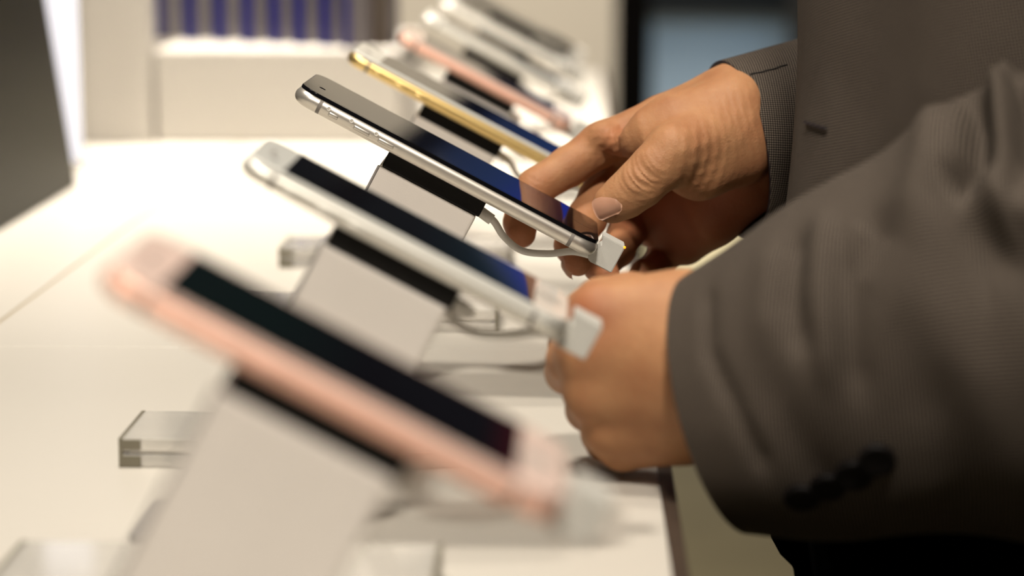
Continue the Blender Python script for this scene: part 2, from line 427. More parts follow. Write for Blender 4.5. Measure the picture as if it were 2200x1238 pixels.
# ------------------------------------------------------------------ acrylic price blocks between the phones
def price_block(fl, fr_x, top_y, label, seed, marks=True):
    """fl: pixel of the front lower left corner; fr_x: pixel x of the front lower right corner"""
    a = on_table(*fl); x1 = at(fr_x, fl[1], a.y).x
    Wd, H, D = x1 - a.x, .0126, .055
    root = empty('price_block', (a.x + Wd/2, a.y + D/2, TOP))
    tag(root, label, 'price block', 'clear price blocks on the table')
    hx, hy = Wd/2, D/2
    bm = bmesh.new(); add_box(bm, -hx, hx, -hy, hy, H*.54, H, bev=.0004); u = bm_obj('upper_slab', bm, M_acr, root, autosharp=.5)
    bm = bmesh.new(); add_box(bm, -hx, hx, -hy, hy, .0002, H*.46, bev=.0004); l = bm_obj('lower_slab', bm, M_acr, root, autosharp=.5)
    bm = bmesh.new(); add_box(bm, -hx+.003, hx-.003, -hy+.002, hy-.002, H*.46+.0001, H*.54-.0001); c = bm_obj('price_card', bm, M_paper, root, smooth=False)
    # thin end faces, coloured dark for the acrylic's inner reflection
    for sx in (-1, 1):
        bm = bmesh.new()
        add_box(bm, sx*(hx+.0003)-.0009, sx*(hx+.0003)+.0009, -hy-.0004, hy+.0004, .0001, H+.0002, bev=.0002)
        bm_obj('end_refraction', bm, M_edgerefr, root, autosharp=.5)
    # dark strips standing in for refraction at the left front, above and below the card slot
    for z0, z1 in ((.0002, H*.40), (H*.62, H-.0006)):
        bm = bmesh.new(); add_box(bm, -hx+.0006, -hx+.0082, -hy-.0005, -hy+.004, z0, z1, bev=.0002); bm_obj('corner_refraction', bm, M_edgerefr, root, autosharp=.5)
    if marks:
        bm = bmesh.new(); rr = random.Random(seed)
        # small lines of printed text on the card: unreadable grey strokes
        for row in range(5):
            x = -hx + .018
            yy = hy - .010 - row*.0075
            while x < hx - .03:
                w = rr.uniform(.003, .009); add_box(bm, x, x+w, yy, yy+.0014, H*.54-.0001, H*.54-.00005); x += w + .002
        bm_obj('print', bm, M_text, c, smooth=False)
    return root
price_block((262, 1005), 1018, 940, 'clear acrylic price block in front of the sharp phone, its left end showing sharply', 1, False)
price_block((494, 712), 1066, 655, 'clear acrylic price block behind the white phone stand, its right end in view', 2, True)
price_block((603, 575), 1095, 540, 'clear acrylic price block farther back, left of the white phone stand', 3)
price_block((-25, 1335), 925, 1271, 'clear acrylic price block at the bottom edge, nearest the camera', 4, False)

# ------------------------------------------------------------------ things at the left and the back
def lean_panel():
    b0 = on_table(165, 400); b1x = b0.x
    Y0 = 1.22; Y1 = b0.y; h = .42; lean = math.radians(8)
    root = empty('display_screen', (b1x, (Y0+Y1)/2, TOP))
    tag(root, 'dark leaning screen at the left edge, its black face turned to the phones', 'screen')
    R = Matrix.Rotation(-lean, 4, 'Y'); hw = (Y1-Y0)/2
    bm = bmesh.new(); add_box(bm, -.010, -.001, -hw, hw, .0010, h, bev=.001, M=R); bm_obj('casing', bm, M_black, root, autosharp=.5)
    bm = bmesh.new(); add_box(bm, -.001, 0, -hw, hw, .0012, h, M=R); bm_obj('screen_or_added_glow_face', bm, M_screen_off, root, smooth=False)
    bm = bmesh.new(); add_box(bm, -.09, -.002, -.10, .10, .0002, .006, bev=.001); bm_obj('base', bm, M_black, root, autosharp=.5)
lean_panel()
Yl = 2.12
a, b = at(70, 400, Yl), at(178, 400, Yl)
lp = empty('lit_sign', ((a.x+b.x)/2, Yl, TOP)); tag(lp, 'glowing blue white upright panel just behind the dark leaning screen', 'sign')
hw = (b.x-a.x)/2
bm = bmesh.new(); add_box(bm, -hw, hw, -.001, 0, .006, .40, bev=.0003); bm_obj('lit_face', bm, M_lit, lp, autosharp=.5)
bm = bmesh.new(); add_box(bm, -hw-.001, hw+.001, .0001, .008, .004, .401, bev=.001); bm_obj('frame', bm, M_white, lp, autosharp=.5)
bm = bmesh.new(); add_box(bm, -hw, hw, -.03, .03, 0, .0058, bev=.001); bm_obj('foot', bm, M_white, lp, autosharp=.5)

bp = on_table(340, 308)
YP = bp.y; xl = at(335, 300, YP).x; xm = at(168, 300, YP).x - .02
o = box('display_pillar', xm, xl-.002, YP-.01, YP+.03, TOP+.0004, TOP+.75, M_white, bev=.002)
tag(o, 'tall cream display pillar standing on the table right of the glowing panel', 'pillar')
ph_ = (308-100)/5270*YP
xr = at(860, 300, YP).x
o = box('display_plinth', xl, xr, YP, YP+.34, TOP+.0004, TOP+ph_, M_white, bev=.004, seg=4)
tag(o, 'low white plinth under the row of blue edged boxes', 'plinth')
names = ['leftmost of the slim boxes with blue edges on the white plinth', 'slim blue edged box, second from the left on the white plinth', 'slim blue edged box, third from the left on the white plinth',
 'slim blue edged box, fourth from the left on the white plinth', 'slim blue edged box, fifth from the left on the white plinth', 'slim blue edged box, sixth from the left on the white plinth', 'slim blue edged box, second from the right on the white plinth', 'rightmost of the slim boxes with blue edges, beside the gold phone']
xs = [342, 408, 472, 532, 590, 643, 698, 744]
ys = [84, 88, 90, 93, 95, 98, 101, 104]
for k in range(8):
    p = on_table(xs[k], ys[k], TOP+ph_)
    root = empty('slim_box', (p.x, p.y, TOP+ph_)); root.rotation_euler.z = math.radians(-22 - 2*k)
    tag(root, names[k], 'box', 'slim boxes standing on the plinth')
    w = .0125 if k < 7 else .008
    bm = bmesh.new(); add_box(bm, -w/2, w/2, .0008, .075, 0, .16, bev=.0004); bm_obj('carton', bm, M_greyside, root, autosharp=.5)
    bm = bmesh.new(); add_box(bm, -w/2-.0002, w/2+.0002, 0, .0009, 0, .16); bm_obj('blue_edge', bm, M_blue, root, smooth=False)

# far end: dark post, slate counter, cream partition
o = box('partition', -1.6, at(1322, 50, 5.3).x, 5.3, 5.38, 0, 1.62, M_wall, bev=.002); tag(o, 'tall cream partition across the far end of the table', 'partition')
o = box('dark_post', at(1322, 50, 5.26).x+.003, at(1395, 50, 5.26).x, 5.20, 5.30, 0, 2.4, M_post, bev=.002); tag(o, 'black upright post between the cream partition and the grey counter', 'post')
YC = 8.5
cx0, cx1 = at(1400, 100, YC).x, at(2300, 100, YC).x
root = empty('grey_counter', ((cx0+cx1)/2, YC, 0)); tag(root, 'blue grey counter in the dark background behind the far wrist', 'counter')
zt = at(1500, 35, YC).z
bm = bmesh.new(); add_box(bm, -(cx1-cx0)/2, (cx1-cx0)/2, 0, .6, 0, zt, bev=.004); bm_obj('counter_body', bm, M_slate, root, autosharp=.5)
bm = bmesh.new(); add_box(bm, -(cx1-cx0)/2-.01, (cx1-cx0)/2+.01, -.02, .62, zt, zt+.03, bev=.004); bm_obj('counter_top', bm, M_dark, root, autosharp=.5)
pb = on_table(816, 100, TOP + ph_)
root = empty('canister', (pb.x, pb.y, TOP+ph_)); tag(root, 'brown blurred upright canister on the white plinth, behind the gold phone tip', 'canister')
bm = bmesh.new(); bmesh.ops.create_cone(bm, cap_ends=True, segments=24, radius1=.010, radius2=.010, depth=.20, matrix=Matrix.Translation((0, 0, .1001))); bm_obj('canister_body', bm, M_brown, root)
bm = bmesh.new(); bmesh.ops.create_cone(bm, cap_ends=True, segments=24, radius1=.0106, radius2=.0095, depth=.02, matrix=Matrix.Translation((0, 0, .211))); bm_obj('canister_lid', bm, M_black, root)
# added blue glowing screen, out of view, for the phones' glass to mirror
M_added_glow = display_mat('added_blue_glow', [(0, (.000, .003, .010)), (.25, (.000, .012, .050)), (.45, (.001, .008, .16)), (.7, (.003, .006, .30)), (1, (.004, .02, .30))], 5.0)
root = empty('added_blue_glow', (.76, 8.2, 1.62)); tag(root, 'added blue glowing screen out of view in the dark background, mirrored in the glass of phones', 'screen')
bm = bmesh.new(); add_box(bm, -.48, .48, 0, .004, -.34, .17); bm_obj('screen_or_added_glow_face', bm, M_added_glow, root, smooth=False)
bm = bmesh.new(); add_box(bm, -.50, .50, .0045, .06, -.36, .19, bev=.004); bm_obj('added_glow_casing', bm, M_black, root, autosharp=.5)
bm = bmesh.new(); add_box(bm, -.04, .04, .02, .05, -1.619, -.36); bm_obj('added_glow_post', bm, M_black, root, smooth=False)
# ------------------------------------------------------------------ person
def sdf_mesh(lo, hi, h, fn):
    """surface nets over the signed distance fn(X, Y, Z) inside the box lo..hi"""
    xs = [np.arange(lo[i], hi[i] + h, h, dtype=np.float32) for i in range(3)]
    G = fn(xs[0][:, None, None], xs[1][None, :, None], xs[2][None, None, :]).astype(np.float32)
    G[0] = G[-1] = 1; G[:, 0] = G[:, -1] = 1; G[:, :, 0] = G[:, :, -1] = 1
    ins = G < 0; n = np.array(G.shape)
    c = np.zeros(tuple(n-1), dtype=np.int8)
    for a in (0, 1):
        for b in (0, 1):
            for d in (0, 1): c += ins[a:n[0]-1+a, b:n[1]-1+b, d:n[2]-1+d]
    cells = np.argwhere((c > 0) & (c < 8))
    idx = -np.ones(tuple(n-1), dtype=np.int64); idx[tuple(cells.T)] = np.arange(len(cells))
    acc = np.zeros((len(cells), 3)); cnt = np.zeros(len(cells))
    corners = [(a, b, d) for a in (0, 1) for b in (0, 1) for d in (0, 1)]
    for a in corners:
        for k in range(3):
            if a[k]: continue
            b = list(a); b[k] = 1
            va = G[tuple((cells + a).T)]; vb = G[tuple((cells + b).T)]
            m = (va < 0) != (vb < 0); t = np.where(m, va/(va - vb + 1e-12), 0)
            p = cells + np.array(a); q = p.astype(float); q[:, k] += t
            acc[m] += q[m]; cnt[m] += 1
    V = acc/cnt[:, None]*h + np.array(lo)
    F = []
    for k in range(3):
        s0 = [slice(1, -1)]*3; s0[k] = slice(0, n[k]-1); s1 = list(s0); s1[k] = slice(1, n[k])
        A = ins[tuple(s0)]; B = ins[tuple(s1)]
        E = np.argwhere(A != B); flip = A[tuple(E.T)]
        off = np.ones(3, dtype=int); off[k] = 0; E = E + off
        u, v = (k+1) % 3, (k+2) % 3
        du = np.zeros(3, int); du[u] = 1; dv = np.zeros(3, int); dv[v] = 1
        q = np.stack([idx[tuple((E-du-dv).T)], idx[tuple((E-dv).T)], idx[tuple(E.T)], idx[tuple((E-du).T)]], 1)
        q[~flip] = q[~flip][:, ::-1]; F.append(q)
    F = np.concatenate(F); F = F[(F >= 0).all(1)]
    return V, F
def cone(X, Y, Z, a, b, ra, rb):
    a = np.array(a, dtype=np.float32); d = np.array(b, dtype=np.float32) - a; L2 = float(d@d)
    t = np.clip(((X-a[0])*d[0] + (Y-a[1])*d[1] + (Z-a[2])*d[2])/L2, 0, 1)
    return np.sqrt((X-a[0]-t*d[0])**2 + (Y-a[1]-t*d[1])**2 + (Z-a[2]-t*d[2])**2) - (ra + (rb-ra)*t)
def smin(a, b, k):
    h = np.maximum(k - np.abs(a-b), 0)/k
    return np.minimum(a, b) - h*h*h*k/6
def smax(a, b, k): return -smin(-a, -b, k)
def chain(X, Y, Z, pts, k=.004):
    r = None
    for (p, ra), (q, rb) in zip(pts, pts[1:]):
        c = cone(X, Y, Z, p, q, ra, rb); r = c if r is None else smin(r, c, k)
    return r
def J(px, py, Y, r): return (tuple(at(px, py, Y)), r*.001)
def wrinkle(X, Y, Z, c, d, R, amp, lam, ph=0, bend=0):
    """shallow skin folds across direction d around point c"""
    c = np.array(c); d = np.array(d)/np.linalg.norm(d)
    dx, dy, dz = X-c[0], Y-c[1], Z-c[2]; s = dx*d[0]+dy*d[1]+dz*d[2]; q = dx*dx+dy*dy+dz*dz
    w = np.exp(-q/(R*R))
    s = s + bend*(q - s*s) + .0006*np.sin(dx*900 + dz*700 + ph)
    return amp*w*np.abs(np.sin(PI*s/lam + ph))

def mesh_add(Vs, Fs, V, F):
    n = sum(len(v) for v in Vs); Vs.append(V); Fs.append(F + n)

cR = at(1579, 325, 1.240)         # centre of the far cuff
# ---- far (right) hand: thumb on the glass, fingers curled under the phone
RH = dict(
 idx_m=[J(1560, 212, 1.235, 13), J(1420, 258, 1.240, 12), J(1290, 312, 1.240, 11.0)],
 index=[J(1290, 312, 1.240, 11.0), J(1222, 358, 1.233, 10.2), J(1152, 402, 1.226, 9.6), J(1126, 440, 1.220, 8.8), J(1118, 478, 1.212, 8.4), J(1120, 502, 1.206, 7.4)],
 mid_m=[J(1580, 260, 1.262, 13), J(1325, 352, 1.264, 11)],
 middle=[J(1325, 352, 1.264, 11), J(1286, 424, 1.248, 10.2), J(1262, 468, 1.234, 10.2), J(1230, 528, 1.212, 9.0), J(1242, 562, 1.198, 7.4)],
 ring_m=[J(1590, 330, 1.278, 13), J(1375, 405, 1.276, 11)],
 ring=[J(1375, 405, 1.276, 10.5), J(1345, 500, 1.252, 9.6), J(1326, 535, 1.234, 9.2), J(1290, 572, 1.213, 8.4), J(1302, 590, 1.205, 7.0)],
 pin_m=[J(1600, 390, 1.285, 13), J(1432, 480, 1.284, 10.5)],
 pinky=[J(1446, 500, 1.286, 9.0), J(1418, 566, 1.264, 8.4), J(1385, 590, 1.240, 7.6), J(1372, 622, 1.228, 6.6)],
 thumb=[J(1560, 285, 1.212, 17), J(1448, 326, 1.188, 14.0), J(1408, 362, 1.184, 12.4), J(1376, 394, 1.183, 12.0), J(1344, 420, 1.184, 11.0), J(1316, 438, 1.184, 9.7)],
)
def right_hand(X, Y, Z):
    R = RH; c = lambda k, kk=.004: chain(X, Y, Z, R[k], kk)
    palm = smin(smin(c('idx_m'), c('mid_m'), .014), smin(c('ring_m'), c('pin_m'), .014), .014)
    w1, w2 = tuple(cR + Vector((.045, .018, .010))), tuple(cR + Vector((.10, .040, .034)))
    wrist = chain(X, Y, Z, [J(1588, 252, 1.240, 24), (w1, .026), (w2, .028)], .01)
    wrist2 = chain(X, Y, Z, [J(1585, 350, 1.248, 22), (w1, .026), (w2, .028)], .01)
    wrist = smin(wrist, wrist2, .03)
    heel = chain(X, Y, Z, [J(1600, 392, 1.246, 17), J(1530, 460, 1.250, 16.0), J(1470, 518, 1.262, 13)], .01)
    palmfill = chain(X, Y, Z, [J(1560, 370, 1.254, 19), J(1450, 440, 1.260, 16), J(1395, 480, 1.266, 12)], .01)
    dorsal = chain(X, Y, Z, [J(1585, 232, 1.243, 21), J(1470, 268, 1.250, 17), J(1370, 315, 1.254, 13)], .01)
    palm = smin(smin(smin(smin(palm, palmfill, .012), dorsal, .012), heel, .012), wrist, .020)
    thenar = chain(X, Y, Z, [J(1580, 318, 1.218, 20), J(1500, 352, 1.204, 17), J(1450, 350, 1.194, 12)], .01)
    web = chain(X, Y, Z, [J(1570, 240, 1.222, 19), J(1450, 276, 1.214, 16.5), J(1392, 296, 1.212, 12), J(1366, 306, 1.213, 7)], .012)
    web2 = chain(X, Y, Z, [J(1372, 312, 1.212, 5.5), J(1335, 312, 1.222, 5.0), J(1296, 292, 1.232, 6.5)], .008)
    web = smin(web, web2, .006)
    thumb = smin(c('thumb'), thenar, .010)
    d = smin(palm, thumb, .009); d = smin(d, web, .012)
    fing = np.minimum(np.minimum(c('index'), c('middle')), np.minimum(c('ring'), c('pinky')))
    d = smin(d, fing, .005)
    # folds: thumb joint, wrist, index knuckle, web crease
    ta = np.array(at(1316, 436, 1.184)) - np.array(at(1405, 348, 1.182))
    d = d + wrinkle(X, Y, Z, at(1372, 382, 1.170), ta, .0105, .0013, .0031, bend=25)
    d = d + wrinkle(X, Y, Z, at(1495, 335, 1.186), (1, 0, -.15), .0150, .0009, .0050, bend=12)
    d = d + wrinkle(X, Y, Z, at(1330, 300, 1.222), (1, 0, -.9), .014, .0008, .0042, 1.0)
    d = d + wrinkle(X, Y, Z, at(1140, 400, 1.214), (.6, 0, .9), .008, .0005, .0022)
    d = d + wrinkle(X, Y, Z, at(1600, 250, 1.20), (1, 0, .2), .018, .0004, .0040)
    # palm crease beside the thumb's heel
    cr = cone(X, Y, Z, at(1440, 400, 1.236), at(1510, 545, 1.236), .001, .001)
    d = d + .0018*np.exp(-(cr/.0028)**2)
    return d
# ---- near (left) hand: back of the hand to the camera, fingers closed away from it
LY = .963
LH = dict(
 m1=[J(1450, 668, LY+.002, 15), J(1290, 672, LY, 12.5)],
 m2=[J(1460, 740, LY-.003, 16), J(1262, 752, LY-.003, 12.5)],
 m3=[J(1470, 820, LY-.002, 16), J(1275, 840, LY-.001, 12.0)],
 m4=[J(1480, 905, LY+.003, 15), J(1308, 915, LY+.006, 11.0)],
 f1=[J(1290, 672, LY, 12), J(1232, 705, LY+.020, 10.5), J(1225, 740, LY+.045, 9), J(1255, 760, LY+.052, 8)],
 f2=[J(1262, 752, LY-.003, 12), J(1228, 772, LY+.010, 10.0), J(1218, 800, LY+.036, 9), J(1260, 820, LY+.046, 8)],
 f3=[J(1275, 840, LY-.001, 11.5), J(1268, 855, LY+.022, 9.6), J(1262, 880, LY+.038, 9), J(1300, 890, LY+.044, 8)],
 f4=[J(1308, 915, LY+.006, 10.8), J(1296, 932, LY+.026, 9), J(1300, 950, LY+.038, 8), J(1330, 955, LY+.042, 7)],
 th=[J(1440, 668, LY+.022, 14), J(1350, 648, LY+.030, 12), J(1290, 652, LY+.030, 10.5), J(1262, 662, LY+.024, 9)],
)
def left_hand(X, Y, Z):
    R = LH; c = lambda k, kk=.004: chain(X, Y, Z, R[k], kk)
    d = smin(smin(c('m1'), c('m2'), .016), smin(c('m3'), c('m4'), .016), .016)
    d = smin(d, chain(X, Y, Z, [J(1500, 780, LY+.004, 30), J(1700, 740, LY-.01, 33), J(1900, 690, LY-.03, 38)], .01), .03)
    d = smin(d, chain(X, Y, Z, [J(1440, 905, LY+.012, 18), J(1340, 955, LY+.016, 11.5)], .01), .014)
    d = smin(d, chain(X, Y, Z, [J(1400, 700, LY+.018, 18), J(1330, 830, LY+.016, 14)], .01), .014)
    f = np.minimum(np.minimum(c('f1'), c('f2')), np.minimum(c('f3'), c('f4')))
    d = smin(d, f, .006); d = smin(d, c('th'), .006)
    return d
Vs, Fs = [], []
def bounds(D, pad, extra=()):
    P = np.array([p for k in D.values() for p, r in k] + [tuple(e) for e in extra])
    return P.min(0) - pad, P.max(0) + pad
lo, hi = bounds(RH, .03, [at(1760, 200, 1.28)])
hi[0] = at(1760, 200, 1.28).x
V, F = sdf_mesh(lo, hi, .00085, right_hand); RHV = V; mesh_add(Vs, Fs, V, F)
lo, hi = bounds(LH, .036, [at(1700, 740, LY)]); hi[0] = at(1720, 740, LY).x
V, F = sdf_mesh(lo, hi, .0012, left_hand); mesh_add(Vs, Fs, V, F)
# trunk, neck, head, arms up to the wrists, legs: coarse, under the clothes
BX, BY = .255, 1.10              # body axis
SR, SL = (BX+.01, BY+.19, 1.43), (BX+.01, BY-.19, 1.43)
ER = (.36, 1.36, 1.13); EL = tuple(at(2620, 560, .875))
WR_, WL_ = tuple(cR + Vector((.080, .032, .024))), tuple(at(1690, 780, LY-.008))
def trunk(X, Y, Z):
    def ell(c, r): return (np.sqrt(((X-c[0])/r[0])**2 + ((Y-c[1])/r[1])**2 + ((Z-c[2])/r[2])**2) - 1)*min(r)
    d = smin(ell((BX, BY, 1.28), (.105, .165, .24)), ell((BX, BY, .98), (.105, .155, .20)), .08)
    d = smin(d, cone(X, Y, Z, SR, SL, .058, .058), .05)
    d = smin(d, cone(X, Y, Z, (BX-.01, BY, 1.45), (BX-.03, BY, 1.58), .058, .052), .03)
    d = smin(d, ell((BX-.055, BY, 1.66), (.098, .078, .118)), .02)
    d = smin(d, cone(X, Y, Z, (BX-.145, BY, 1.665), (BX-.165, BY, 1.64), .010, .014), .012)
    for s in (-1, 1):
        d = smin(d, ell((BX-.045, BY+s*.080, 1.655), (.018, .008, .030)), .004)
        d = smin(d, cone(X, Y, Z, (BX, BY+s*.09, .90), (BX, BY+s*.10, .48), .085, .055), .03)
        d = smin(d, cone(X, Y, Z, (BX, BY+s*.10, .48), (BX+.02, BY+s*.11, .08), .055, .038), .01)
        d = smin(d, cone(X, Y, Z, (BX+.03, BY+s*.11, .05), (BX-.13, BY+s*.12, .035), .036, .03), .01)
    for sh, el, wr in ((SR, ER, WR_), (SL, EL, WL_)):
        d = smin(d, cone(X, Y, Z, sh, el, .052, .042), .02); d = smin(d, cone(X, Y, Z, el, wr, .042, .030), .01)
    return d
V, F = sdf_mesh((.03, .80, .003), (.46, 1.46, 1.80), .011, trunk); mesh_add(Vs, Fs, V, F)
V = np.concatenate(Vs); F = np.concatenate(Fs)
me = bpy.data.meshes.new('person')
me.vertices.add(len(V)); me.vertices.foreach_set('co', V.astype(np.float32).ravel())
me.loops.add(F.size); me.loops.foreach_set('vertex_index', F.astype(np.int32).ravel())
me.polygons.add(len(F)); me.polygons.foreach_set('loop_start', np.arange(0, F.size, 4, dtype=np.int32)); me.polygons.foreach_set('loop_total', np.full(len(F), 4, np.int32))
me.update(calc_edges=True); me.validate()
person = link('person', me, M_skin)
tag(person, 'person in a dark woven jacket at the right, both hands reaching for the phones', 'person')
# flushed skin on knuckles, creases and palm (redder skin, with the palm's shade mixed into the colour)
fl = np.zeros(len(V), np.float32)
for p, R, a in ((at(1335, 312, 1.222), .012, .35), (at(1250, 300, 1.24), .012, .25), (at(1180, 440, 1.21), .02, .3), (at(1120, 500, 1.205), .02, .55), (at(1225, 560, 1.20), .018, .5),
                (at(1300, 590, 1.205), .018, .5), (at(1560, 440, 1.235), .035, .75), (at(1450, 470, 1.25), .035, .8), (at(1400, 580, 1.25), .02, .6), (at(1240, 670, LY-.012), .014, .5)):
    q = ((V - np.array(p))**2).sum(1); fl = np.maximum(fl, a*np.exp(-q/(R*R)))
A = me.attributes.new('flush_shade', 'FLOAT', 'POINT'); A.data.foreach_set('value', fl)
sm = person.modifiers.new('smooth', 'SMOOTH'); sm.factor = .5; sm.iterations = 1

# ---- nails
def nail(tip, back, out, w, l, lift, label=None):
    """curved plate: tip/back = points along the finger axis, out = outward direction of the nail, w width"""
    tip, back, out = Vector(tip), Vector(back), Vector(out)
    a = (tip - back).normalized(); o = (out - a*out.dot(a)).normalized(); s = a.cross(o)
    bm = bmesh.new(); nu, nv = 14, 14; R = w*.62; g = []
    for i in range(nu+1):
        row = []
        u = i/nu
        for j in range(nv+1):
            v = -1 + 2*j/nv
            end = math.sqrt(max(0, 1 - abs(v)**2.6)); uu = .5 + (u-.5)*(.66 + .34*end) if u > .5 else .5 + (u-.5)*(.45 + .55*end)
            ang = v*.80
            p = tip + a*((uu-1)*l) + s*(R*math.sin(ang)) + o*(lift + R*(math.cos(ang)-1) - .0022*max(0, uu-.55)**2*4 - .0011*max(0, abs(v)-.72)/.28 - .0009*max(0, .16-u)/.16)
            row.append(bm.verts.new(p))
        g.append(row)
    for i in range(nu):
        for j in range(nv): bm.faces.new((g[i][j], g[i+1][j], g[i+1][j+1], g[i][j+1]))
    r = bmesh.ops.solidify(bm, geom=list(bm.faces), thickness=.00012)
    o_ = bm_obj('fingernail', bm, M_nail, person)
    if label: o_['label'] = label
tp = at(1284, 460, 1.184); bk = at(1350, 433, 1.182)
nail(tp, bk, (-.15, -.90, .40), .0135, .0148, .0102, 'thumbnail with a soft highlight')
nail(at(1252, 586, 1.197), at(1226, 548, 1.206), (-.45, -.72, -.45), .0100, .0105, .0078)
nail(at(1314, 612, 1.203), at(1292, 576, 1.212), (-.45, -.72, -.45), .0100, .0105, .0078)

# ---- jacket: rings along a path, UV in metres
def sleeve_mesh(path, seg=96, rows=90, fold=None, cuff=.004):
    """path: [(centre, rx, rz, axis)] rings; returns bmesh with UV"""
    P = [Vector(p[0]) for p in path]; n = len(P); bm = bmesh.new(); uvl = bm.loops.layers.uv.new('UVMap'); rings = []; vlen = 0; prev = None; meta = []
    for i in range(rows+1):
        t = i/rows*(n-1); k = min(int(t), n-2); f = t-k
        def cr(g):
            p0, p1, p2, p3 = g(max(k-1, 0)), g(k), g(k+1), g(min(k+2, n-1))
            return .5*((2*p1) + (p2-p0)*f + (2*p0-5*p1+4*p2-p3)*f*f + (3*p1-p0-3*p2+p3)*f**3)
        c = cr(lambda j: P[j]); ra = cr(lambda j: Vector((path[j][1], path[j][2], 0))); nrm = cr(lambda j: Vector(path[j][3])).normalized()
        if prev is not None: vlen += (c-prev).length
        prev = c
        base = Vector((0, 0, 1)) if i == 0 else up
        up = (base - nrm*base.dot(nrm)).normalized()
        sd = up.cross(nrm)
        row = []
        for j in range(seg):
            a = 2*PI*j/seg; r = 1.0
            dr = fold(a, vlen, c) if fold else 0
            row.append(bm.verts.new(c + up*(math.cos(a)*(ra.y+dr)) + sd*(math.sin(a)*(ra.x+dr))))
        rings.append(row); meta.append((vlen, (ra.x+ra.y)/2))
    for i in range(rows):
        for j in range(seg):
            jj = (j+1) % seg; f = bm.faces.new((rings[i][j], rings[i][jj], rings[i+1][jj], rings[i+1][j]))
            R0 = meta[len(meta)//3][1]
            for lp_, (jx, ii) in zip(f.loops, ((j, i), (j+1, i), (j+1, i+1), (j, i+1))):
                lp_[uvl].uv = (jx/seg*2*PI*R0, meta[ii][0])
    return bm, [[v.co.copy() for v in r] for r in rings]
def finish_cloth(name, bm, parent, th=.0025):
    me = bpy.data.meshes.new(name); bmesh.ops.recalc_face_normals(bm, faces=bm.faces); bm.to_mesh(me); bm.free()
    o = link(name, me, [M_cloth, M_lining], parent)
    s = o.modifiers.new('thickness', 'SOLIDIFY'); s.thickness = th; s.offset = -1; s.material_offset = 1; s.material_offset_rim = 1
    return o
# far sleeve
nR = Vector((.923, .356, .147)).normalized()
c2 = cR + Vector((.086, .036, .026)); c3 = Vector(ER)
def foldR(a, v, c): return .0006*math.sin(3*a + v*60) + .0025*math.sin(v*70 + 2*a)*min(v/.06, 1)
bm, rg = sleeve_mesh([(cR, .040, .0470, nR), (cR + nR*.04, .042, .050, nR), (c2, .047, .056, Vector((.88, .38, .27))), (c3 + Vector((0, 0, 0)), .062, .066, (Vector(SR)-cR).normalized()), (Vector(SR)*.5 + c3*.5, .072, .075, Vector((-.3, -.3, 1))), (Vector(SR)+Vector((0, 0, -.02)), .085, .085, Vector((-.2, -.9, .6)))], seg=110, rows=80, fold=foldR)
jacket_parts = [('sleeve', bm, 'far sleeve, its tiny two-tone weave in focus')]
# near sleeve
cL = at(1548, 868, .955)
nL = Vector((.885, -.37, .30)).normalized()
FOLDS = [ # creases of the near sleeve: (along the arm, round the arm) polyline, width, height
 ([(.0223, .79), (.0207, .47), (.0270, .05), (.030, -.3)], .0042, -.0030), ([(.0599, .84), (.0564, .52), (.0565, .35)], .0048, -.0042),
 ([(.0480, .80), (.0448, .50)], .0060, .0030), ([(.0700, .85), (.0669, .52), (.0652, .16)], .0055, .0040), ([(.0893, .68), (.0780, .52), (.0710, .10)], .0060, -.0050),
 ([(.1320, 1.20), (.1280, .89), (.1225, .78)], .0048, -.0150), ([(.1385, 1.20), (.1365, .84), (.1310, .62)], .0055, .0085),
 ([(.1150, 1.25), (.1107, .94), (.1040, .75)], .0075, .0055), ([(.1530, 1.10), (.1455, .80)], .0050, -.0100), ([(.1245, .62), (.1333, .48), (.1440, .50)], .0060, .0060),
 ([(.1260, .36), (.1360, .28), (.1460, .30)], .0070, -.0055), ([(.1480, 1.50), (.1440, 1.25)], .0070, .0060), ([(.0980, .30), (.1080, -.1)], .010, .0030), ([(.0430, .0), (.0480, -.5)], .008, -.0025), ([(.095, -.3), (.088, -.9)], .010, -.0035)]
def foldL(a, v, c):
    b = (a - 1.5*PI + PI) % (2*PI) - PI; s = .0016*math.sin(2*a + v*38 + .8)*min(v/.05, 1) + .0010*math.sin(5*a - v*70)*min(v/.05, 1)
    for pts, w, h in FOLDS:
        d2 = 9
        for (v0, b0), (v1, b1) in zip(pts, pts[1:]):
            ex, ey = v1-v0, (b1-b0)*.06; px_, py_ = v-v0, (b-b0)*.06
            t = max(0, min(1, (px_*ex + py_*ey)/(ex*ex + ey*ey))); k = 1 if .001 < t < .999 else .55
            d2 = min(d2, (px_-t*ex)**2 + ((py_-t*ey)*(k if k < 1 else 1))**2)
        s += h*math.exp(-d2/(w*w))
    return s
bm, rgL = sleeve_mesh([(cL, .046, .0535, nL), (at(1665, 838, .942), .051, .060, nL), (at(1840, 785, .930), .058, .069, Vector((.91, -.28, .30))), (at(2000, 742, .922), .065, .078, Vector((.93, -.20, .30))),
      (at(2130, 700, .914), .070, .087, Vector((.94, -.15, .30))), (at(2300, 650, .905), .074, .088, Vector((.94, -.12, .30))), (at(2620, 560, .89), .078, .088, Vector((.70, -.05, .70))), (at(2760, 200, .89), .078, .080, Vector((.1, .0, 1))), (at(2790, -300, .90), .080, .082, Vector((-.05, .05, 1))), (Vector(SL)+Vector((.03, -.0, -.02)), .085, .085, Vector((-.3, .5, .8)))], seg=200, rows=260, fold=foldL)
jacket_parts.append(('sleeve', bm, 'near sleeve with a wide blurred cuff'))
